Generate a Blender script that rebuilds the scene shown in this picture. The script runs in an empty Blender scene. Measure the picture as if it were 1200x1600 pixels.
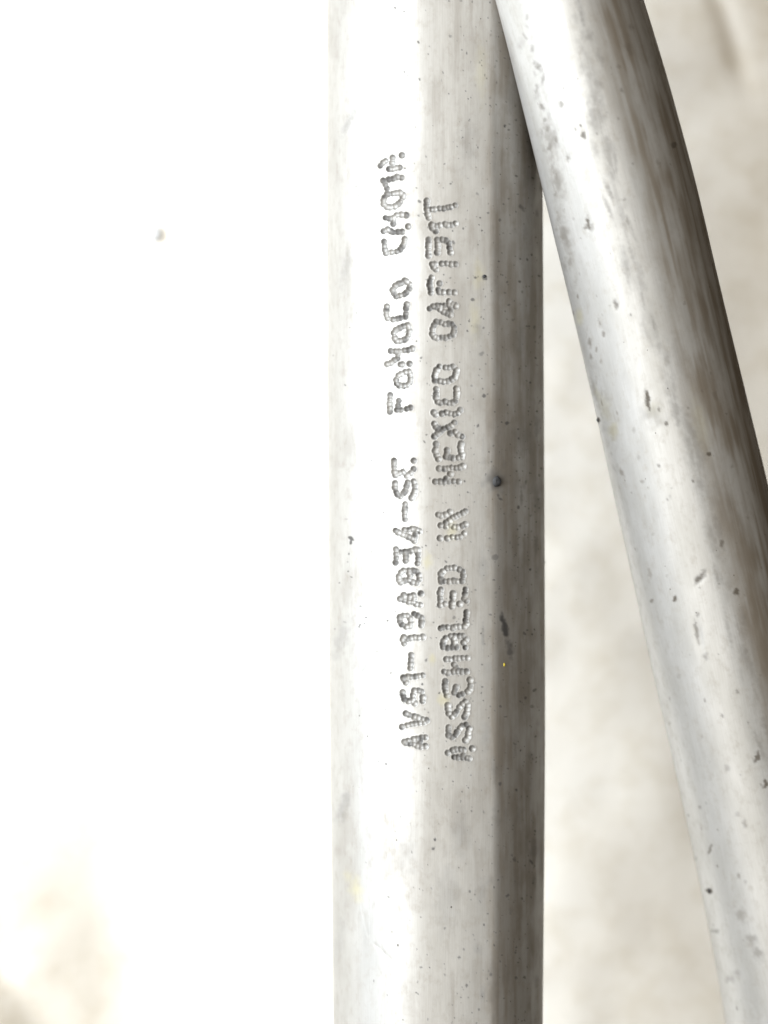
import bpy, math, random
import numpy as np

random.seed(7)
RNG = np.random.default_rng(11)
scene = bpy.context.scene
COL = scene.collection

# ------------------------------------------------------------------ camera
K = 0.05e-3                      # metres on the focus plane per photograph pixel
AXIS_Z = 0.029                   # height of the stamped tube's axis above the sheet
FOCUS_Z = AXIS_Z + 0.0084        # its upper surface
DIST = 0.150                     # camera height over that surface
CAM_Z = FOCUS_Z + DIST

cam_data = bpy.data.cameras.new("camera")
cam = bpy.data.objects.new("camera", cam_data)
COL.objects.link(cam)
cam.location = (0, 0, CAM_Z)
cam.rotation_euler = (0, 0, 0)
cam_data.sensor_fit = 'VERTICAL'
cam_data.sensor_height = 24.0
cam_data.lens = 24.0 * DIST / (1600 * K)
cam_data.clip_start = 0.005
cam_data.clip_end = 20
cam_data.dof.use_dof = True
cam_data.dof.focus_distance = DIST
cam_data.dof.aperture_fstop = cam_data.lens / 3.6
scene.camera = cam

# ------------------------------------------------------------------ light
world = bpy.data.worlds.new("World")
scene.world = world
world.use_nodes = True
bg = world.node_tree.nodes["Background"]
bg.inputs[0].default_value = (1.0, 0.76, 0.50, 1)
bg.inputs[1].default_value = 0.09

def area_lamp(name, loc, target, sx, sy, watts, colour, roll=0.0):
    ld = bpy.data.lights.new(name, 'AREA')
    ld.shape = 'RECTANGLE'
    ld.size, ld.size_y = sx, sy
    ld.energy = watts
    ld.color = colour
    o = bpy.data.objects.new(name, ld)
    COL.objects.link(o)
    o.location = loc
    from mathutils import Vector, Matrix
    d = (Vector(target) - Vector(loc)).normalized()
    q = d.to_track_quat('-Z', 'Y')
    o.rotation_euler = (q.to_matrix().to_4x4() @ Matrix.Rotation(roll, 4, 'Z')).to_euler()
    return o

WIN_W, FILL_W = 28.5, 12.5
# big window to the left, an added unseen fill lamp overhead, dimmer and warmer
area_lamp("window_light", (-0.80, 0.22, 0.57), (0.01, 0, 0.02), 0.84, 1.05, WIN_W, (0.90, 0.955, 1.0))
area_lamp("overhead_fill", (-0.39, 0.05, 0.75), (-0.39, 0.05, 0.0), 1.0, 2.4, FILL_W, (1.0, 0.925, 0.79), math.radians(-12))

scene.view_settings.view_transform = 'Standard'
scene.view_settings.look = 'None'
scene.view_settings.exposure = 0.0
scene.view_settings.gamma = 1.0
scene.view_settings.use_curve_mapping = False
scene.cycles.use_denoising = True
scene.cycles.max_bounces = 8
scene.cycles.filter_width = 1.5

# ------------------------------------------------------------------ helpers
def value_noise(x, y, seed=0):
    xi = np.floor(x).astype(np.int64); yi = np.floor(y).astype(np.int64)
    xf = x - xi; yf = y - yi
    def h(a, b):
        n = (a * 374761393 + b * 668265263 + seed * 974634777) & 0xFFFFFFFF
        n = ((n ^ (n >> 13)) * 1274126177) & 0xFFFFFFFF
        n = n ^ (n >> 16)
        return (n & 0xFFFF) / 65535.0
    u = xf * xf * (3 - 2 * xf); v = yf * yf * (3 - 2 * yf)
    return (h(xi, yi) * (1 - u) + h(xi + 1, yi) * u) * (1 - v) + (h(xi, yi + 1) * (1 - u) + h(xi + 1, yi + 1) * u) * v

def fbm(x, y, octaves=4, seed=0):
    s = 0; a = 0.5; t = 0
    for o in range(octaves):
        s = s + a * value_noise(x * 2 ** o, y * 2 ** o, seed + o * 17); t += a; a *= 0.5
    return s / t

def smooth(a, b, x):
    t = np.clip((x - a) / (b - a), 0, 1)
    return t * t * (3 - 2 * t)

def to_px(P):
    f = DIST / (CAM_Z - P[..., 2]) / K
    return 600 + P[..., 0] * f, 800 - P[..., 1] * f

def from_px(px, py, z):
    f = K * (CAM_Z - z) / DIST
    return (np.asarray(px) - 600) * f, (800 - np.asarray(py)) * f

def build(name, V, Q, mat, parent=None, attrs=None):
    me = bpy.data.meshes.new(name)
    V = np.ascontiguousarray(V, dtype=np.float32); Q = np.ascontiguousarray(Q, dtype=np.int32)
    k = Q.shape[1]
    me.vertices.add(len(V)); me.vertices.foreach_set("co", V.ravel())
    me.loops.add(Q.size); me.loops.foreach_set("vertex_index", Q.ravel())
    me.polygons.add(len(Q))
    me.polygons.foreach_set("loop_start", np.arange(0, Q.size, k, dtype=np.int32))
    me.polygons.foreach_set("use_smooth", np.ones(len(Q), dtype=bool))
    me.update(calc_edges=True)
    for an, av in (attrs or {}).items():
        av = np.ascontiguousarray(av, dtype=np.float32)
        at = me.attributes.new(an, 'FLOAT' if av.ndim == 1 else 'FLOAT_VECTOR', 'POINT')
        at.data.foreach_set("value" if av.ndim == 1 else "vector", av.ravel())
    me.materials.append(mat)
    o = bpy.data.objects.new(name, me)
    COL.objects.link(o)
    if parent is not None:
        o.parent = parent
        o.matrix_parent_inverse = parent.matrix_world.inverted()
    return o

def thing(name, loc, label, category):
    e = bpy.data.objects.new(name, None)
    e.empty_display_size = 0.01
    COL.objects.link(e)
    e.location = loc
    e["label"] = label; e["category"] = category
    bpy.context.view_layer.update()
    return e

# ------------------------------------------------------------------ materials
class NT:
    def __init__(self, name):
        self.m = bpy.data.materials.new(name); self.m.use_nodes = True
        self.t = self.m.node_tree
        self.b = self.t.nodes["Principled BSDF"]
    def n(self, kind, **kw):
        nd = self.t.nodes.new(kind)
        for k, v in kw.items(): setattr(nd, k, v)
        return nd
    def l(self, a, b): self.t.links.new(a, b)
    def attr(self, name):
        return self.n('ShaderNodeAttribute', attribute_name=name)
    def mapping(self, src, scale):
        mp = self.n('ShaderNodeMapping'); mp.inputs['Scale'].default_value = scale
        self.l(src, mp.inputs['Vector']); return mp.outputs[0]
    def noise(self, vec, scale, detail=4, rough=0.55):
        nz = self.n('ShaderNodeTexNoise'); nz.inputs['Scale'].default_value = scale
        nz.inputs['Detail'].default_value = detail; nz.inputs['Roughness'].default_value = rough
        self.l(vec, nz.inputs['Vector']); return nz.outputs['Fac']
    def ramp(self, fac, stops):
        r = self.n('ShaderNodeValToRGB')
        e = r.color_ramp.elements
        while len(e) < len(stops): e.new(0.5)
        for el, (p, c) in zip(e, stops):
            el.position = p; el.color = (*c, 1) if len(c) == 3 else c
        self.l(fac, r.inputs[0]); return r.outputs[0]
    def mix(self, fac, a, b, blend='MIX'):
        m = self.n('ShaderNodeMix', data_type='RGBA', blend_type=blend)
        for s, v in ((m.inputs[0], fac), (m.inputs[6], a), (m.inputs[7], b)):
            if hasattr(v, 'is_linked'): self.l(v, s)
            elif isinstance(v, (int, float)): s.default_value = v
            else: s.default_value = (*v, 1)
        return m.outputs[2]
    def math(self, op, a, b=0.0, clamp=False):
        m = self.n('ShaderNodeMath', operation=op, use_clamp=clamp)
        for s, v in ((m.inputs[0], a), (m.inputs[1], b)):
            if hasattr(v, 'is_linked'): self.l(v, s)
            else: s.default_value = v
        return m.outputs[0]

def aluminium(name, rough0, rough1, base_a, base_b, speck_amount, streak, metal, grime):
    """dull drawn aluminium; attribute tuv = (mm round the tube, mm along it, 0)"""
    w = NT(name)
    tuv = w.attr("tuv").outputs['Vector']
    g = lambda v: (v, v, v)
    fine = w.noise(w.mapping(tuv, (9.0, 0.35, 1)), 1.0, 5, 0.6)       # drawing lines
    broad = w.noise(w.mapping(tuv, (0.5, 0.16, 1)), 1.0, 4, 0.6)      # patchy oxide
    mott = w.noise(w.mapping(tuv, (1.4, 0.9, 1)), 1.0, 6, 0.68)
    col = w.mix(w.ramp(broad, [(0.3, g(0)), (0.7, g(1))]), base_a, base_b)
    col = w.mix(w.ramp(fine, [(0.35, g(0.0)), (0.75, g(streak))]), col, (0.27, 0.262, 0.25))
    col = w.mix(w.ramp(mott, [(0.50, g(0.0)), (0.78, g(0.5))]), col, (0.22, 0.195, 0.16))
    # pin-prick specks of grime
    vo = w.n('ShaderNodeTexVoronoi'); vo.inputs['Scale'].default_value = 1.15
    w.l(w.mapping(tuv, (1, 0.8, 1)), vo.inputs['Vector'])
    rnd = w.n('ShaderNodeSeparateColor'); w.l(vo.outputs['Color'], rnd.inputs[0])
    size = w.math('MULTIPLY', w.math('POWER', rnd.outputs[0], 5.0), 0.10 * speck_amount)
    sp = w.math('LESS_THAN', vo.outputs['Distance'], size)
    col = w.mix(w.math('MULTIPLY', sp, 0.8), col, (0.05, 0.045, 0.04))
    dirt = w.attr("dirt").outputs['Fac']; yel = w.attr("stain").outputs['Fac']
    col = w.mix(yel, col, (0.42, 0.385, 0.19))
    film_shade = w.attr("film_shade").outputs['Fac']
    col = w.mix(film_shade, col, (0.17, 0.145, 0.115))  # brown tint carrying both grime and painted flank shade
    col = w.mix(dirt, col, grime)
    w.l(col, w.b.inputs['Base Color'])
    allowm = w.math('MAXIMUM', dirt, w.math('MULTIPLY', yel, 0.5))
    w.l(w.math('SUBTRACT', metal, w.math('MULTIPLY', allowm, 0.6)), w.b.inputs['Metallic'])
    r = w.n('ShaderNodeMapRange'); w.l(mott, r.inputs[0])
    r.inputs[1].default_value = 0.3; r.inputs[2].default_value = 0.7
    r.inputs[3].default_value = rough0; r.inputs[4].default_value = rough1
    w.l(w.math('ADD', r.outputs[0], w.math('ADD', w.math('MULTIPLY', allowm, 0.2), w.math('MULTIPLY', film_shade, 0.25))), w.b.inputs['Roughness'])
    bp = w.n('ShaderNodeBump'); bp.inputs['Strength'].default_value = 0.35; bp.inputs['Distance'].default_value = 1.2e-5
    hgt = w.math('ADD', w.math('MULTIPLY', fine, 0.7), w.math('MULTIPLY', mott, 0.9))
    w.l(hgt, bp.inputs['Height']); w.l(bp.outputs[0], w.b.inputs['Normal'])
    return w.m

M_TUBE1 = aluminium("stamped_tube_aluminium", 0.38, 0.48, (0.41, 0.41, 0.406), (0.35, 0.348, 0.34), 1.0, 0.4, 0.58, (0.035, 0.033, 0.032))
M_TUBE2 = aluminium("slim_tube_aluminium", 0.36, 0.46, (0.45, 0.45, 0.447), (0.37, 0.367, 0.355), 0.7, 0.3, 0.42, (0.060, 0.050, 0.038))

def plain(name, col, rough):
    w = NT(name)
    tc = w.n('ShaderNodeTexCoord')
    nz = w.noise(tc.outputs['Object'], 4000, 3)
    c = w.mix(nz, tuple(v * 0.6 for v in col), tuple(min(1, v * 1.3) for v in col))
    w.l(c, w.b.inputs['Base Color']); w.b.inputs['Roughness'].default_value = rough
    return w.m
M_TAR = plain("black_grime", (0.018, 0.019, 0.022), 0.65)
M_YEL = plain("yellow_paint_fleck", (0.50, 0.40, 0.04), 0.6)

def sheet_material():
    w = NT("off_white_sheet")
    tc = w.n('ShaderNodeTexCoord').outputs['Object']
    a = w.noise(tc, 60, 4, 0.6); b = w.noise(tc, 260, 5, 0.6)
    g = lambda v: (v, v, v)
    col = w.mix(w.ramp(a, [(0.35, g(0)), (0.7, g(1))]), (0.86, 0.838, 0.79), (0.83, 0.797, 0.735))
    col = w.mix(w.ramp(b, [(0.45, g(0)), (0.75, g(0.55))]), col, (0.66, 0.605, 0.50))
    col = w.mix(w.attr("dirt").outputs['Fac'], col, (0.30, 0.29, 0.27))
    w.l(col, w.b.inputs['Base Color']); w.b.inputs['Roughness'].default_value = 0.7
    bp = w.n('ShaderNodeBump'); bp.inputs['Strength'].default_value = 0.4; bp.inputs['Distance'].default_value = 2e-4
    w.l(b, bp.inputs['Height']); w.l(bp.outputs[0], w.b.inputs['Normal'])
    return w.m
M_SHEET = sheet_material()

# ------------------------------------------------------------------ the sheet underneath
SHEET_EDGE = 0.052  # sheet ends early, out of view, so the tubes reflect dark there
def make_sheet():
    def axis(fine, far):
        c = np.arange(-fine, fine + 1e-9, 0.0006)
        t = np.linspace(0, 1, 26)[1:] ** 2.2
        return np.concatenate([-(fine + (far - fine) * t[::-1]), c, fine + (far - fine) * t])
    ax = axis(0.075, 0.55); ax = ax[ax < SHEET_EDGE]
    X, Y = np.meshgrid(ax, axis(0.09, 0.55))
    Z = 0.0009 * (fbm(X * 55 + 9, Y * 55 + 3, 3, 5) - 0.5) * 2
    px, py = to_px(np.stack([X, Y, np.zeros_like(X)], -1))
    def ridge(x0, y0, x1, y1, width, height, skew=0.0):
        dx, dy = x1 - x0, y1 - y0; L = math.hypot(dx, dy)
        t = ((px - x0) * dx + (py - y0) * dy) / L
        d = ((px - x0) * dy - (py - y0) * dx) / L + 14 * (fbm(t / 90, t * 0 + 1, 2, 3) - 0.5)
        end = smooth(-60, 40, t) * (1 - smooth(L - 40, L + 60, t))
        return height * np.exp(-np.abs(d / width) ** 1.6) * end
    Z = Z + ridge(1085, -120, 1165, 120, 16, -0.0005) + ridge(1150, -160, 1260, 120, 22, -0.0003)
    rr = np.hypot((px + 95) / 0.95, (py - 1560) / 1.6) + 30 * (fbm(px / 120, py / 120, 2, 6) - .5)
    Z = Z + 0.0078 * (1 - smooth(0, 350, rr)) + ridge(-10, 1450, 110, 1680, 40, -0.0009)
    keep = np.clip(1 - (np.hypot(X, Y) - 0.3) / 0.3, 0, 1)
    Z = Z * keep
    dirt = np.zeros_like(X)
    r, c = X.shape
    i = np.arange(r * c).reshape(r, c)
    Q = np.stack([i[:-1, :-1], i[:-1, 1:], i[1:, 1:], i[1:, :-1]], -1).reshape(-1, 4)
    o = build("paper_sheet", np.stack([X, Y, Z], -1).reshape(-1, 3), Q, M_SHEET, None, {"dirt": dirt.ravel()})
    o["kind"] = "structure"; o["label"] = "off-white creased sheet lying under the metal tubes"
    return o
make_sheet()

def make_table():  # unseen dark table, added to give the metal a dark reflection
    w = NT("dark_stained_wood")
    tc = w.n('ShaderNodeTexCoord').outputs['Object']
    nz = w.noise(w.mapping(tc, (60, 4, 1)), 1.0, 6, 0.6)
    w.l(w.ramp(nz, [(0.3, (0.020, 0.014, 0.010)), (0.7, (0.050, 0.034, 0.022))]), w.b.inputs['Base Color'])
    w.b.inputs['Roughness'].default_value = 0.6
    x0, x1, y0, y1, z0, z1 = -0.9, 0.9, -0.9, 0.9, -0.034, -0.004
    V = np.array([(x, y, z) for z in (z0, z1) for y in (y0, y1) for x in (x0, x1)])
    Q = np.array([(0, 2, 3, 1), (4, 5, 7, 6), (0, 1, 5, 4), (1, 3, 7, 5), (3, 2, 6, 7), (2, 0, 4, 6)])
    o = build("added_tabletop", V, Q, w.m)
    o.data.polygons.foreach_set("use_smooth", np.zeros(6, dtype=bool))
    o["kind"] = "structure"; o["label"] = "unseen dark wooden table added under the off-white sheet"
make_table()

# ------------------------------------------------------------------ dotted lettering
# strokes of every stamped character, in crop coordinates (7.06 per photograph pixel)
CROP = {1: (570, 220), 2: (570, 390), 3: (580, 560), 4: (590, 700), 5: (590, 870), 6: (600, 1030)}
CHARS = [
 # first line, read from the bottom upward
 ('A', 6, [[(225,908),(345,878),(400,872),(465,865)], [(245,925),(345,942),(395,972),(455,958)], [(398,905),(398,945)]]),
 ('V', 6, [[(240,602),(345,632),(405,665),(470,670)], [(202,745),(315,715),(370,705),(435,690)]]),
 ('5', 6, [[(205,368),(215,440),(248,456),(305,465)], [(345,488),(320,425),(325,352),(375,345),(410,348),(428,420),(428,462)]]),
 ('1', 6, [[(245,255),(200,207),(290,196),(350,190),(432,175)]]),
 ('-', 5, [[(370,1078),(370,1135),(370,1185),(366,1226)]]),
 ('1', 5, [[(290,958),(268,888),(320,905),(370,893),(430,890),(500,888)]]),
 ('9', 5, [[(250,668),(245,722),(275,752),(322,775),(370,762),(370,700),(345,650),(300,642),(250,668)], [(405,632),(450,656),(490,692),(480,758)]]),
 ('A', 5, [[(245,465),(320,490),(395,512),(470,530)], [(288,428),(290,432)], [(395,425),(395,500)], [(352,440)], [(480,405)]]),
 ('8', 5, [[(340,160),(290,150),(245,185),(230,235),(245,290),(295,270),(345,255)], [(345,170),(370,220),(350,260),(380,285)], [(390,150),(440,165),(465,215),(450,260),(440,288)]]),
 ('3', 4, [[(200,1115),(205,1265)], [(255,1145),(370,1140)], [(310,1160),(310,1240)], [(410,1125),(440,1112),(450,1180),(445,1270)]]),
 ('4', 4, [[(195,915),(260,940),(330,975),(385,1000)], [(300,905),(400,890),(460,920)], [(405,900),(418,950),(405,1025)]]),
 ('-', 4, [[(298,622),(298,690),(298,745),(298,790)]]),
 ('S', 4, [[(190,395),(190,450),(215,510),(250,545),(285,515),(310,470),(325,420),(330,385)], [(400,372),(415,420),(415,480),(395,520),(375,550)]]),
 ('E', 4, [[(180,137),(180,240),(200,300)], [(235,275),(275,258),(290,285),(320,300)], [(365,280),(395,238)], [(400,140)]]),
 ('F', 3, [[(215,402),(205,480),(210,590)], [(285,570),(360,560),(440,547)], [(305,470),(300,525)]]),
 ('o', 3, [[(420,152),(360,150),(310,180),(275,220),(285,290),(325,302),(385,300),(420,290),(435,240),(425,170)]]),
 ('M', 2, [[(285,1122),(360,1130),(430,1110),(475,1110)], [(525,1092)], [(360,1155),(360,1200),(300,1240),(250,1270)], [(390,1262),(410,1265)], [(495,1260)]]),
 ('o', 2, [[(470,840),(420,850),(360,880),(325,920),(330,980),(350,1012),(400,1000),(440,1000),(480,960),(490,910),(475,850)]]),
 ('C', 2, [[(245,632),(235,690),(250,762)], [(310,770),(390,760),(440,750),(460,680),(465,612)]]),
 ('o', 2, [[(450,345),(390,370),(335,390),(310,450),(335,520),(385,515),(445,490),(490,440),(490,390),(460,350)]]),
 ('C', 1, [[(215,1110),(215,1170),(230,1235)], [(300,1230),(340,1225),(400,1200),(435,1140),(440,1085)]]),
 ('M', 1, [[(205,995),(265,968),(295,1010),(370,1005),(420,1005)], [(480,945)], [(225,850),(305,860),(350,820)], [(405,810),(460,815)], [(315,880),(315,920)]]),
 ('0', 1, [[(245,585),(205,640),(210,710),(260,740),(340,720),(410,660),(430,600),(390,570),(320,580),(255,585)]]),
 ('1', 1, [[(245,520),(205,440)], [(270,430),(350,402),(410,400)]]),
 ('A', 1, [[(172,270),(230,217)], [(310,195),(305,250)], [(410,160)], [(270,310),(330,305),(385,295)]]),
 # second line
 ('A', 6, [[(710,1030),(770,1002),(850,990)], [(975,985)], [(785,1080),(870,1087),(945,1100)], [(885,1000),(875,1060)]]),
 ('S', 6, [[(710,748),(705,820),(740,870),(790,840),(820,780),(860,740),(910,718),(938,770),(930,840),(900,888)]]),
 ('S', 6, [[(700,512),(710,590),(745,635),(790,590),(830,530),(870,482),(900,470),(930,530),(910,590)], [(890,635)]]),
 ('E', 6, [[(680,242),(670,300),(690,400)], [(795,300),(775,370)], [(830,400),(885,380),(945,350),(950,290),(950,232)]]),
 ('M', 5, [[(760,1130),(820,1130),(880,1115),(930,1120),(985,1120)], [(850,1190),(868,1222),(880,1255)], [(733,1265),(780,1280),(830,1265),(900,1262),(980,1262)]]),
 ('B', 5, [[(730,930),(760,882),(840,872),(950,870),(975,910)], [(725,960),(720,1000),(800,1010),(870,992)], [(840,900),(850,975)], [(950,945),(970,1000)]]),
 ('L', 5, [[(690,790),(760,775),(840,775),(900,770),(980,770),(975,690),(982,615)]]),
 ('E', 5, [[(695,360),(690,440),(695,530),(740,520)], [(830,402),(825,470),(825,550)], [(905,520)], [(970,362),(960,460),(985,490)]]),
 ('D', 5, [[(700,270),(830,270),(930,270)], [(700,240),(695,190),(750,130),(850,125),(930,135),(945,200)]]),
 ('I', 4, [[(690,995)], [(770,995),(830,982),(880,992),(955,950)]]),
 ('N', 4, [[(700,860),(750,860),(800,852),(870,880),(920,862),(970,840)], [(750,820),(800,782),(860,755)], [(662,735),(700,745)], [(755,735),(800,705)], [(860,755),(925,720),(975,697)]]),
 ('M', 4, [[(640,375),(690,370),(750,370),(820,370),(890,370)], [(690,230),(735,230),(780,230),(830,212),(890,225),(945,200)], [(795,290),(755,340)]]),
 ('E', 3, [[(720,945),(710,1030),(740,1110)], [(835,1010),(830,1080)], [(860,1095),(900,1100),(1000,1090)], [(990,940),(985,1000),(1000,1060)]]),
 ('X', 3, [[(690,860),(740,830),(790,780),(850,760),(920,710)], [(695,710),(720,760),(770,800)], [(880,820),(940,810),(960,850),(1000,862)]]),
 ('I', 3, [[(690,600),(715,622)], [(790,615),(840,595),(900,622),(945,610),(985,580)]]),
 ('C', 3, [[(720,342),(710,420),(740,490),(810,475),(865,490),(930,480),(945,400),(940,332)]]),
 ('O', 3, [[(755,85),(700,160),(695,240),(770,250),(820,262),(890,235),(940,200),(940,120),(910,90),(870,102),(820,100)]]),
 ('0', 2, [[(790,800),(750,860),(745,940),(780,980),(850,970),(920,970),(980,940),(990,870),(960,810),(890,830),(840,800)]]),
 ('4', 2, [[(710,652),(770,625),(830,660),(880,690),(950,710)], [(800,622),(870,620),(950,600),(1000,622)], [(935,572),(950,640),(945,722)]]),
 ('F', 2, [[(730,312),(715,380),(730,480)], [(825,372),(820,440)], [(820,470),(900,470),(980,475)]]),
 ('1', 2, [[(790,222),(740,155),(780,160)], [(850,155),(910,150),(970,165),(1000,160)]]),
 ('5', 1, [[(705,1090),(700,1160),(705,1265)], [(800,1090),(800,1150),(810,1230)], [(850,1090),(890,1092),(930,1130),(940,1225)]]),
 ('1', 1, [[(780,1000),(720,920),(780,940)], [(830,930),(880,920),(950,935),(1000,912)]]),
 ('T', 1, [[(690,660),(680,740),(700,850)], [(735,752),(780,760),(830,740),(880,750),(940,730),(1000,712)]]),
]
BLACK_DOTS = [(658, 927, 5.0), (686, 670, 6.5), (629, 1087, 4.5), (693, 668, 5), (654, 833, 3)]

def char_dots():
    out = []
    for ci, (ch, cr, strokes) in enumerate(CHARS):
        ox, oy = CROP[cr]
        for st in strokes:
            P = np.array([(ox + x / 7.06, oy + y / 7.06) for x, y in st], float)
            if len(P) == 1:
                out.append((P[0, 0], P[0, 1], RNG.uniform(4.6, 5.2), RNG.uniform(0.95, 1.15), ci)); continue
            seg = np.hypot(*np.diff(P, axis=0).T); cum = np.concatenate([[0], np.cumsum(seg)])
            n = max(1, int(round(cum[-1] / 6.5)))
            for k in range(n + 1):
                s = cum[-1] * k / n + (RNG.uniform(-1.1, 1.1) if 0 < k < n else 0)
                x = np.interp(s, cum, P[:, 0]) + RNG.normal(0, 0.45); y = np.interp(s, cum, P[:, 1]) + RNG.normal(0, 0.45)
                out.append((x, y, RNG.uniform(4.3, 5.2), RNG.uniform(0.8, 1.15), ci))
    return np.array(out)
DOTS = char_dots()

# ------------------------------------------------------------------ sweep of a tube
def sweep(path, rad, phi, profile):
    """path (n,3), rad (n), phi (m) angle from the top; profile(phi) -> side, up in radii"""
    T = np.gradient(path, axis=0); T /= np.linalg.norm(T, axis=1)[:, None]
    S = np.cross(T, np.array([0, 0, 1.0])); S /= np.linalg.norm(S, axis=1)[:, None]
    S = np.where(S[:, :1] < 0, -S, S)
    U = np.cross(S, T); U = np.where(U[:, 2:3] < 0, -U, U)
    a, b = profile(phi)
    P = path[:, None, :] + rad[:, None, None] * (a[None, :, None] * S[:, None, :] + b[None, :, None] * U[:, None, :])
    N = np.sin(phi)[None, :, None] * S[:, None, :] + np.cos(phi)[None, :, None] * U[:, None, :]
    ln = np.concatenate([[0], np.cumsum(np.linalg.norm(np.diff(path, axis=0), axis=1))])
    tuv = np.zeros_like(P)
    tuv[..., 0] = phi[None, :] * rad.mean() * 1e3
    tuv[..., 1] = ln[:, None] * 1e3
    return P, N, tuv

def smooth_track(rows, keys, width):
    """interpolate the keys on an even grid, blur over `width` pixels, read back at the rows"""
    k = np.array(keys, float)
    u = np.arange(rows.min() - 4 * width, rows.max() + 4 * width, 5.0)
    w = np.interp(u, k[:, 0], k[:, 1])
    lo, hi = u < k[0, 0], u > k[-1, 0]
    w[lo] = k[0, 1] + (u[lo] - k[0, 0]) * (k[1, 1] - k[0, 1]) / (k[1, 0] - k[0, 0])
    w[hi] = k[-1, 1] + (u[hi] - k[-1, 0]) * (k[-1, 1] - k[-2, 1]) / (k[-1, 0] - k[-2, 0])
    ker = np.hanning(int(2 * width / 5) | 1); ker /= ker.sum(); h = len(ker) // 2
    w = np.convolve(np.pad(w, h, mode='edge'), ker, 'valid')
    # cubic read-back keeps the surface free of kinks
    i = np.clip(np.searchsorted(u, rows) - 1, 1, len(u) - 3); t = (rows - u[i]) / 5.0
    a, b, c, d = w[i - 1], w[i], w[i + 1], w[i + 2]
    return b + 0.5 * t * (c - a + t * (2 * a - 5 * b + 4 * c - d + t * (3 * (b - c) + d - a)))

def quads(r, c):
    i = np.arange(r * c).reshape(r, c)
    j = np.roll(i, -1, axis=1)
    return np.stack([i[:-1], j[:-1], j[1:], i[1:]], -1)        # (r-1, c, 4), closed round

def spots(px, py, marks, row_of, warp=1.2, seed=3, lean=0):
    """marks: (x, y, rx, ry, angle, strength, softness) painted as a 0..1 mask"""
    out = np.zeros_like(px)
    for i, (x, y, rx, ry, ang, st, soft) in enumerate(marks):
        m = max(rx, ry) * 2 + 8 + lean
        r0, r1 = row_of(y - m), row_of(y + m)
        if r1 <= r0: continue
        X = px[r0:r1] - x; Y = py[r0:r1] - y
        c, s = math.cos(ang), math.sin(ang)
        u = (X * c + Y * s) / rx; v = (-X * s + Y * c) / ry
        d = np.hypot(u, v) + warp * (fbm(px[r0:r1] / (0.6 * min(rx, ry) + 2) + i * 7.3, py[r0:r1] / (0.6 * min(rx, ry) + 2), 2, seed) - 0.5)
        out[r0:r1] = np.maximum(out[r0:r1], st * (1 - smooth(1 - soft, 1 + soft, d + 0.12)))
    return out

def dirt_blob(parent, P, r, squash, mat, name):
    """an uneven crumb of dirt stuck on the metal at P"""
    nu, nv = 10, 7
    V = []
    for j in range(nv):
        th = math.pi * (0.003 + 0.994 * j / (nv - 1))
        for i in range(nu):
            a = 2 * math.pi * i / nu
            k = r * random.uniform(0.82, 1.15)
            V.append((P[0] + k * math.sin(th) * math.cos(a), P[1] + k * squash * math.sin(th) * math.sin(a), P[2] + 0.35 * k * math.cos(th)))
    Q = [(j * nu + i, j * nu + (i + 1) % nu, (j + 1) * nu + (i + 1) % nu, (j + 1) * nu + i) for j in range(nv - 1) for i in range(nu)]
    return build(name, np.array(V), np.array(Q), mat, parent)

# ------------------------------------------------------------------ the stamped tube
def profile1(phi):
    """round below and on the left, slightly flattened on top under the lettering, a soft corner to its right"""
    s = np.sin(phi); c = np.cos(phi)
    F = 1.0094 - 0.16 * (s - 0.2) ** 2
    E = 1.059 * np.sqrt(np.clip(1 - np.abs(s) ** 3, 0, None))
    k = 0.010
    h = np.clip(0.5 + 0.5 * (E - F) / k, 0, 1)
    smin = E * (1 - h) + F * h - k * h * (1 - h)
    z = np.where(c < 0, c * np.where(s > 0, 1.0, 1.0), np.where(s < -0.1, c, smin))
    return s, z

def bend_down(y, y0, y1, z0, z1):
    return z0 + (z1 - z0) * smooth(y0, y1, y)

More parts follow.
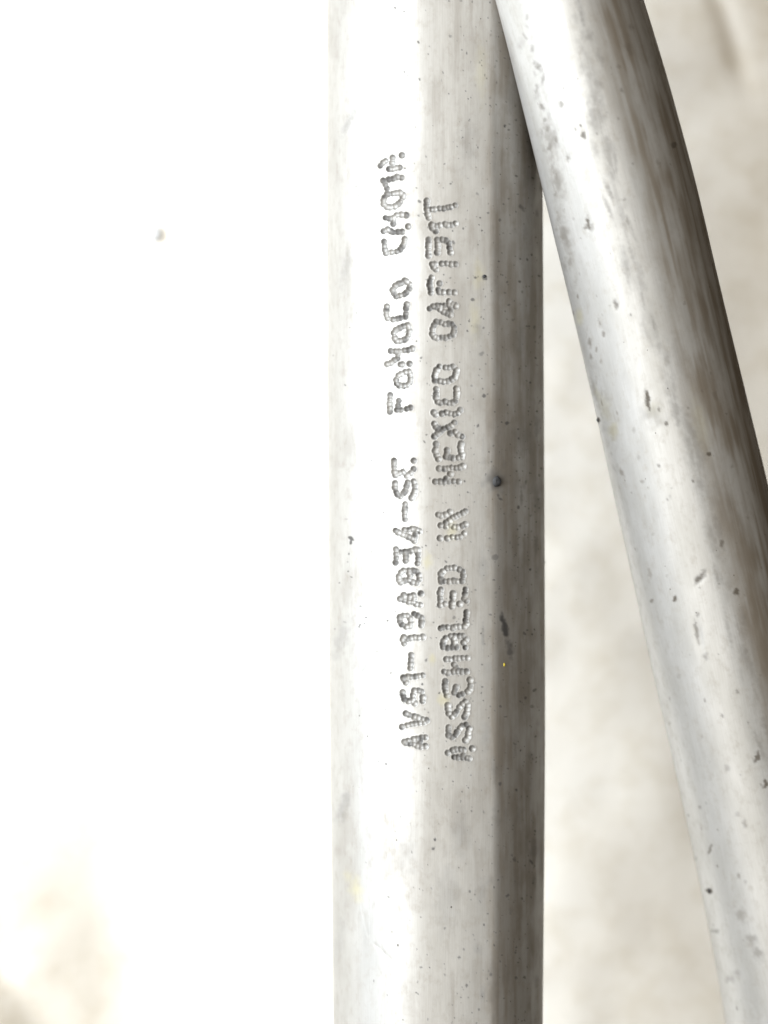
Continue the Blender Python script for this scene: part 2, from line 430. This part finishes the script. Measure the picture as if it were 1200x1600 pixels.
def make_tube1():
    root = thing("aluminium_tube", (0.004, 0, 0), "thick pale aluminium tube stamped with two lines of dotted lettering", "metal tube")
    # rows given in photograph pixels, denser where the lettering is
    rows = np.concatenate([np.linspace(-3300, -60, 90)[:-1], np.arange(-60, 225, 1.9), np.arange(225, 1205, 1.05), np.arange(1205, 1665, 1.9), np.linspace(1668, 4400, 80)])
    kp = [-3300, -100, 0, 300, 800, 1100, 1300, 1600, 1800, 4400]
    L = smooth_track(rows, list(zip(kp, [511, 511, 511, 510, 512, 514, 516.5, 520, 522, 524])), 150)
    R = smooth_track(rows, list(zip(kp, [847, 847, 847, 848, 851, 852, 851, 848, 847, 847])), 150)
    f = K * (CAM_Z - AXIS_Z) / DIST
    cx = ((L + R) / 2 - 600) * f; rad = (R - L) / 2 * f * 0.994
    y = (800 - rows) * f
    z = np.full_like(y, AXIS_Z)
    rest = 0.0086
    z = np.where(y > 0.11, AXIS_Z + (rest - AXIS_Z) * smooth(0.11, 0.185, y), z)
    z = np.where(y < -0.075, AXIS_Z + (rest - AXIS_Z) * smooth(-0.075, -0.15, y), z)
    path = np.stack([cx, y, z], -1)
    t = lambda a, b, n: np.linspace(a, b, n, endpoint=False)
    fs = lambda px: math.asin((px - 681) / 169)
    phi = np.concatenate([t(-math.pi / 2, fs(572), 90), t(fs(572), fs(742), 172), t(fs(742), fs(775), 40), t(fs(775), math.pi / 2, 96), t(math.pi / 2, 1.5 * math.pi, 40)])
    P, N, tuv = sweep(path, rad, phi, profile1)
    px, py = to_px(P)
    rowpy = py[:, 150]
    row_of = lambda v: int(np.searchsorted(rowpy, v))
    top = np.cos(phi) > -0.05

    # pits of the dot-peened lettering
    H = np.zeros(px.shape); RIM = np.zeros(px.shape); owner = np.full(px.shape, -1, int); best = np.full(px.shape, 9.9)
    for x, yy, r, dep, ci in DOTS:
        r0, r1 = row_of(yy - 12), row_of(yy + 12)
        d = np.hypot(px[r0:r1] - x, py[r0:r1] - yy) / r
        d = np.where(top[None, :], d, 99)
        bowl = -dep * np.clip(1 - d ** 2.2, 0, None)
        H[r0:r1] = np.minimum(H[r0:r1], bowl)
        RIM[r0:r1] = np.maximum(RIM[r0:r1], np.exp(-((d - 1.12) / 0.17) ** 2) * dep)
        near = d < best[r0:r1]
        best[r0:r1] = np.where(near, d, best[r0:r1])
        owner[r0:r1] = np.where(near & (d < 1.65), int(ci), owner[r0:r1])
    RIM = np.where(H < -0.02, 0, RIM)
    PIT = 2.3 * K
    disp = PIT * (H + 0.12 * RIM)
    # faint rolling dents and scratches
    disp += 0.35 * K * (fbm(px / 46, py / 160, 3, 21) - 0.5)
    for (x0, y0, x1, y1, w, dp) in [(528,1300,545,1375,1.4,.8), (560,1395,575,1462,1.6,1.0), (585,1475,612,1500,2.2,1.1), (596,1478,620,1560,1.8,.8),
                                    (676,612,684,598,1.0,.8), (622,1395,624,1590,1.2,.5), (566,1030,575,1036,1.2,.5)]:
        dx, dy = x1 - x0, y1 - y0; Ln = math.hypot(dx, dy)
        r0, r1 = row_of(min(y0, y1) - 8), row_of(max(y0, y1) + 8)
        tt = np.clip(((px[r0:r1] - x0) * dx + (py[r0:r1] - y0) * dy) / Ln ** 2, 0, 1)
        d = np.hypot(px[r0:r1] - x0 - tt * dx, py[r0:r1] - y0 - tt * dy)
        disp[r0:r1] -= np.where(top[None, :], 0.2 * dp * K * np.exp(-(d / w) ** 2), 0)
    P = P + N * disp[..., None]

    # grime: named marks, then a scatter that thickens towards the right flank
    marks = [(789, 982, 6, 26, -0.2, 1, .6), (796, 1014, 6, 18, -0.1, .8, .7), (775, 752, 15, 17, 0, .75, .8), (773, 870, 6, 5, 0, .65, .5),
             (757, 433, 5, 4.5, 0, .8, .4), (549, 842, 5, 3.2, .5, .95, .25), (548, 848, 2, 4, .2, .95, .25), (545, 866, 1.3, 2.4, 0, .9, .3), (544, 893, 1.4, 1.4, 0, .9, .3),
             (572, 965, 1.5, 1.5, 0, .9, .3), (562, 978, 1.2, 4, .4, .8, .3), (569, 974, 1.2, 1.2, 0, .8, .3), (570, 1043, 10, 2, -1.0, .25, .5), (541, 811, 4, 1.2, 0, .4, .4),
             (679, 1312, 2.4, 2.6, 0, .9, .35), (781, 1224, 3, 3.5, 0, .8, .4), (717, 1496, 3, 2.2, 0, .75, .4), (729, 1540, 2.4, 2.4, 0, .75, .4), (695, 1450, 2, 2, 0, .7, .4),
             (806, 1528, 2.5, 2.5, 0, .75, .4), (820, 1527, 2.6, 2.6, 0, .75, .4), (804, 1343, 3, 3, 0, .7, .4), (756, 618, 3, 3.4, 0, .85, .4), (592, 1190, 1.6, 1.6, 0, .8, .3), (603, 1194, 1.7, 1.7, 0, .8, .3),
             (776, 1280, 7, 22, 0, .35, .8), (772, 1540, 8, 40, 0, .35, .8), (774, 1205, 7, 18, 0, .4, .8), (535, 1260, 9, 24, .3, .35, .8), (545, 190, 5, 24, .5, .3, .8), (533, 1000, 9, 32, .3, .25, .8), (540, 420, 6, 30, .2, .2, .9), (640, 1330, 14, 30, .1, .14, .9), (700, 1400, 16, 50, 0, .16, .9), (720, 1300, 12, 34, 0, .2, .9), (730, 230, 14, 40, 0, .18, .9),
             (530, 1470, 8, 40, .2, .15, .8), (800, 900, 22, 60, 0, .18, .9), (815, 690, 14, 24, 0, .25, .9), (770, 700, 12, 60, 0, .2, .9), (775, 420, 9, 60, 0, .2, .9)]
    marks += [(x, y, r, r, 0, .85, .35) for x, y, r in BLACK_DOTS]
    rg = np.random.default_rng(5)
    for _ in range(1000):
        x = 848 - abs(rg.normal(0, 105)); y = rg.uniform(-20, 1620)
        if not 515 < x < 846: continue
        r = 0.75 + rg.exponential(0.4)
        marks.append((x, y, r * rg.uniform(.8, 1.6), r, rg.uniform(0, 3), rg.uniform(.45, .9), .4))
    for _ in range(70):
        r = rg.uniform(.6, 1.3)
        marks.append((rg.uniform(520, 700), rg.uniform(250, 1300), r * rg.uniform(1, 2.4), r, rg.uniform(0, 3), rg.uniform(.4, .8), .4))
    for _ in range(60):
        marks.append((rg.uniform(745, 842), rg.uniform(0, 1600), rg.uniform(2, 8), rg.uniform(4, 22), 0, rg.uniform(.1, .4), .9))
    dirt = spots(px, py, marks, row_of) * top[None, :]
    # pits darkened in colour: grime plus painted-in shade of the hollows
    pit_noise = fbm(px / 11, py / 11, 3, 77)
    dirt = np.maximum(dirt, smooth(0.04, 0.3, -H) * (0.3 + 0.6 * smooth(0.35, 0.8, pit_noise)))
    dirt = np.maximum(dirt, (0.35 + 0.4 * pit_noise) * np.exp(-((best - 0.98) / 0.13) ** 2))  # dark outline painted round each pit, standing in for rim shade
    st = [(556, 1388, 10, 17, -.2, .5, .8), (544, 1368, 7, 9, 0, .28, .8), (668, 876, 7, 12, 0, .35, .8), (676, 1030, 5, 8, 0, .35, .8), (693, 1092, 8, 10, 0, .4, .8), (706, 828, 8, 12, 0, .35, .8),
          (742, 500, 8, 26, 0, .25, .9), (752, 110, 8, 40, 0, .2, .9), (748, 430, 8, 20, 0, .3, .9)]
    stain = spots(px, py, st, row_of, 0.9, 9) * top[None, :]

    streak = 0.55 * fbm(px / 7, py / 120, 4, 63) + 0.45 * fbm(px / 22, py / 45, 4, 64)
    film_shade = smooth(748, 776, px + 22 * (fbm(px / 20, py / 40, 3, 61) - .5)) * (0.25 + 0.5 * smooth(.3, .7, streak))  # right flank darkened in the colour: brown grime plus painted-in shade
    film_shade = np.maximum(film_shade, 0.38 * smooth(0.5, 0.75, streak) * smooth(620, 745, px))
    film_shade = np.maximum(film_shade, 0.10 * smooth(0.45, 0.7, streak) + 0.22 * smooth(0.5, 0.78, fbm(px / 34, py / 70, 5, 71)))
    q = quads(*px.shape)
    Vf = P.reshape(-1, 3)
    attrs = {"dirt": dirt.ravel(), "stain": stain.ravel(), "film_shade": film_shade.ravel(), "tuv": tuv.reshape(-1, 3)}
    fo = owner[:-1].reshape(-1)                       # face owner = owner of its first corner
    Qf = q.reshape(-1, 4)
    def part(name, sel):
        F = Qf[sel]; used, inv = np.unique(F, return_inverse=True)
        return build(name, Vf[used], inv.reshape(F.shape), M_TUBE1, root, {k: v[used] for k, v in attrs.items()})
    part("tube_wall", fo < 0)
    for ci, (ch, _, _) in enumerate(CHARS):
        kind = "stamped_hyphen" if ch == '-' else ("stamped_digit" if ch.isdigit() else "stamped_letter")
        part(kind, fo == ci)
    # crumbs of grime standing on the metal
    for x, yy, r, sq, mat, nm in [(775, 752, 8.0, 1.15, M_TAR, "grime_crumb"), (787, 1038, 2.1, 1.4, M_YEL, "paint_fleck"), (757, 433, 3.2, .8, M_TAR, "grime_crumb"), (850.5, 883, 1.8, 1.2, M_TAR, "grime_crumb")]:
        r0 = row_of(yy); c0 = int(np.argmin(np.where(top, np.abs(px[r0] - x), 1e9)))
        dirt_blob(root, P[r0, c0], r * K, sq, mat, nm)
    return root
make_tube1()

# ------------------------------------------------------------------ the slim tube lying across it
def make_tube2():
    root = thing("aluminium_tube", (0.02, 0, 0), "slim scuffed aluminium tube slanting across the right side, no lettering", "metal tube")
    rows = np.concatenate([np.linspace(-1500, -60, 70)[:-1], np.arange(-60, 1700, 2.1), np.linspace(1702, 3900, 70)])
    Lk = [(-1500,415),(-700,588),(0,772.5),(28,780),(297,846.5),(371,865.5),(451,884.5),(556,909),(612,922.5),(745,951),(857,977),(1046,1017.5),(1155,1043.5),(1285,1072),(1390,1094),(1512,1118),(1596,1132),(1750,1158),(2500,1270),(3900,1440)]
    Rk = [(-1500,640),(-700,814),(0,1004),(87,1032),(185,1060),(315,1095),(413,1116.5),(549,1149),(640,1170.5),(759,1200),(1046,1266),(1596,1383),(1750,1410),(2500,1522),(3900,1692)]
    L, R = smooth_track(rows, Lk, 130), smooth_track(rows, Rk, 130)
    zk = [(-1500, AXIS_Z + .0150), (-760, AXIS_Z + .0147), (0, AXIS_Z + .0098), (400, AXIS_Z + .0062), (800, AXIS_Z + .0028), (1600, AXIS_Z - .0045), (2600, AXIS_Z - .0145), (3200, 0.0066), (3900, 0.0066)]
    z = smooth_track(rows, zk, 260)
    f = K * (CAM_Z - z) / DIST
    cx = ((L + R) / 2 - 600) * f; y = (800 - rows) * f
    slope = np.gradient(cx) / np.gradient(y)
    rad = (R - L) / 2 * f * np.cos(np.arctan(slope)) * 0.992
    path = np.stack([cx, y, z], -1)
    t = lambda a, b, n: np.linspace(a, b, n, endpoint=False)
    phi = np.concatenate([t(-math.pi / 2, math.pi / 2, 200), t(math.pi / 2, 1.5 * math.pi, 40)])
    P, N, tuv = sweep(path, rad, phi, lambda p: (np.sin(p), np.cos(p)))
    px, py = to_px(P)
    # a mark at (x, y): the tube leans, so search rows by the middle column
    mid = py[:, 100]; row_of = lambda v: int(np.searchsorted(mid, v))
    top = np.cos(phi) > -0.05
    disp = 0.7 * K * (fbm(tuv[..., 0] / 2.2, tuv[..., 1] / 7.0, 3, 31) - 0.5)
    # a shallow scuffed groove running down the crown
    gx = np.interp(py, [0, 150, 300, 450, 560, 700, 900, 1100, 1400], [905, 928, 960, 1000, 1035, 1078, 1120, 1160, 1215])
    g = np.exp(-((px - gx - 16 * (fbm(px / 30, py / 40, 2, 43) - .5)) / 4) ** 2) * smooth(0.46, 0.7, fbm(px / 9, py / 16, 3, 41)) * top[None, :]
    for x, yy, rx, ry, a, dp in [(1092, 993, 6, 24, -.18, 5.0), (1095, 905, 5, 13, .6, 2.5), (919, 349, 3.5, 10, -.15, 3.0), (1012, 633, 4, 17, -.1, 3.5), (1018, 650, 4, 9, -.1, 2.5),
                                 (912, 212, 4, 9, -.1, 2.0), (962, 476, 3, 7, -.2, 2.0), (940, 515, 4, 10, -.3, 2.0), (887, 248, 3, 6, -.2, 2.0), (1108, 1330, 3, 9, .3, 2.0)]:
        r0, r1 = row_of(yy - 60), row_of(yy + 60)
        X = px[r0:r1] - x; Y = py[r0:r1] - yy; c, s = math.cos(a), math.sin(a)
        d2 = ((X * c + Y * s) / rx) ** 2 + ((-X * s + Y * c) / ry) ** 2
        disp[r0:r1] -= np.where(top[None, :], 0.3 * dp * K * np.exp(-d2), 0)
    P = P + N * disp[..., None]
    marks = [(919, 349, 3, 9, -.15, .8, .5), (916, 355, 4, 3, 0, .6, .5), (912, 212, 3, 7, -.1, .7, .5), (887, 248, 3, 5, -.2, .55, .5), (1012, 628, 3.2, 14, -.1, .85, .4), (1030, 640, 2.5, 6, 0, .6, .5), (1040, 662, 3, 3, 0, .7, .5),
             (934, 657, 3.5, 4, 0, .95, .3), (962, 476, 3, 6, -.2, .65, .5), (937, 505, 2, 6, -.3, .55, .5), (942, 522, 2.6, 4, 0, .65, .5), (937, 90, 5, 12, -.4, .4, .8), (920, 55, 6, 9, 0, .45, .8), (985, 42, 4, 5, 0, .6, .6), (1054, 227, 4, 5, 0, .8, .4),
             (1107, 710, 4, 3.5, 0, .9, .4), (1085, 690, 6, 20, -.3, .4, .7), (1095, 720, 5, 16, .5, .4, .7), (1122, 830, 4, 34, -.25, .45, .7), (1127, 850, 3.5, 7, 0, .75, .4), (1152, 925, 4, 6, .2, .85, .4), (1094, 903, 4, 10, .6, .75, .5),
             (1018, 939, 2.6, 3, 0, .7, .4), (1054, 936, 3, 4.5, .2, .85, .4), (1165, 1018, 3, 5, 0, .55, .5), (1088, 985, 2.4, 16, -.18, .55, .5), (1102, 1026, 4, 4, 0, .45, .6), (1060, 1056, 3, 4, 0, .4, .6),
             (1109, 1392, 4, 4, 0, .95, .3), (1109, 1328, 2.2, 8, .35, .7, .4), (1184, 1182, 5, 9, .2, .8, .4), (1197, 1226, 5, 7, 0, .85, .4), (1118, 1455, 6, 3, .3, .5, .6), (1136, 1200, 4, 4, 0, .35, .7), (1154, 1368, 3, 4, 0, .5, .5),
             (1158, 1430, 6, 10, -.5, .5, .7), (1174, 1470, 7, 9, -.4, .5, .7), (1184, 1490, 6, 12, -.5, .5, .7), (1140, 1530, 6, 5, 0, .35, .7), (1152, 1520, 5, 5, 0, .35, .7), (997, 715, 2.5, 5, 0, .4, .6), (1030, 728, 2.4, 2.8, 0, .55, .5), (1003, 752, 3, 2.6, 0, .5, .5), (990, 672, 2, 4, 0, .4, .6)]
    rg = np.random.default_rng(8)
    # broken line of rubbed dirt down the left flank and along the crown
    for yy in np.arange(0, 760, 5.2):
        xx = np.interp(yy, [0, 120, 240, 300, 380, 460, 560, 660, 760], [815, 835, 862, 872, 882, 900, 925, 948, 968]) + rg.normal(0, 5)
        if rg.random() < 0.35 + 0.5 * (180 < yy < 420):
            marks.append((xx, yy, rg.uniform(1.4, 4), rg.uniform(3, 11), rg.uniform(-.6, .2), rg.uniform(.15, .7), .8))
    for yy in np.arange(0, 1300, 5.0):
        xx = np.interp(yy, [0, 150, 300, 450, 560, 700, 900, 1100, 1300], [905, 930, 963, 1003, 1040, 1085, 1135, 1180, 1225]) + rg.normal(0, 6)
        if rg.random() < 0.6:
            marks.append((xx, yy, rg.uniform(2, 6.5), rg.uniform(8, 30), rg.uniform(-.45, -.1), rg.uniform(.08, .5), .95))
    for _ in range(130):
        yy = rg.uniform(0, 1600); r0 = min(max(row_of(yy), 0), len(mid) - 1)
        xx = rg.uniform(px[r0, 5], px[r0, 195]); r = 0.8 + rg.exponential(.7)
        marks.append((xx, yy, r, r * rg.uniform(1, 2.2), -.2, rg.uniform(.25, .7), .5))
    for _ in range(60):
        yy = rg.uniform(0, 1600); r0 = min(max(row_of(yy), 0), len(mid) - 1)
        marks.append((rg.uniform(px[r0, 90], px[r0, 195]), yy, rg.uniform(4, 10), rg.uniform(10, 40), -.24, rg.uniform(.08, .3), .9))
    marks += [(948, 640, 7, 22, -.25, .4, .95), (956, 672, 8, 14, -.2, .5, .9), (930, 612, 4, 16, -.3, .5, .9), (870, 280, 6, 26, -.3, .6, .9), (882, 370, 6, 34, -.25, .65, .9), (862, 215, 6, 20, -.3, .6, .9), (902, 470, 5, 30, -.25, .3, .95), (1022, 648, 12, 14, -.2, .35, .95)]
    marks = [(x, y, rx * 1.25, ry * 1.2, a, min(1, st_ * 1.15), so) for x, y, rx, ry, a, st_, so in marks]
    dirt = spots(px, py, marks, lambda v: row_of(v), 1.3, 13, 48) * top[None, :]
    st = [(945, 640, 8, 20, -.2, .2, .8), (957, 672, 7, 12, 0, .3, .8), (933, 615, 4, 12, -.3, .25, .8), (1020, 640, 10, 10, 0, .15, .9), (905, 495, 6, 12, 0, .3, .8), (1095, 660, 10, 40, -.2, .2, .9)]
    stain = spots(px, py, st, lambda v: row_of(v), 0.9, 19, 48) * top[None, :]
    film_shade = (0.22 + 0.75 * smooth(0.3, 0.65, 0.5 * fbm(tuv[..., 0] / 0.4, tuv[..., 1] / 7, 4, 67) + 0.5 * fbm(tuv[..., 0] / 1.4, tuv[..., 1] / 4, 4, 68))) * smooth(-0.8, 2.0, tuv[..., 0] + 1.2 * (fbm(tuv[..., 0] / 0.8, tuv[..., 1] / 3, 3, 69) - .5))  # deepens towards the right, painting shade into the grime colour
    build("tube_wall", P.reshape(-1, 3), quads(*px.shape).reshape(-1, 4), M_TUBE2, root, {"dirt": dirt.ravel(), "stain": stain.ravel(), "film_shade": film_shade.ravel(), "tuv": tuv.reshape(-1, 3)})
    for x, yy, r in [(934, 657, 3.0), (1109, 1392, 3.4)]:
        r0 = row_of(yy); d = np.hypot(px - x, py - yy) + np.where(top[None, :], 0, 1e9)
        a, b = np.unravel_index(np.argmin(d), d.shape)
        dirt_blob(root, P[a, b], r * K, 1.1, M_TAR, "grime_crumb")
    return root
make_tube2()

# ------------------------------------------------------------------ a crumb lying on the sheet
def make_crumb():
    x, y = from_px(243, 366, 0.0)
    root = thing("grit_crumb", (float(x), float(y), 0), "tiny grey crumb of grit alone on the white sheet, upper left", "crumb")
    dirt_blob(root, (float(x), float(y), 0.0006), 13.0 * K, 1.3, plain("grey_grit", (0.58, 0.595, 0.62), 0.9), "grit_body")
make_crumb()
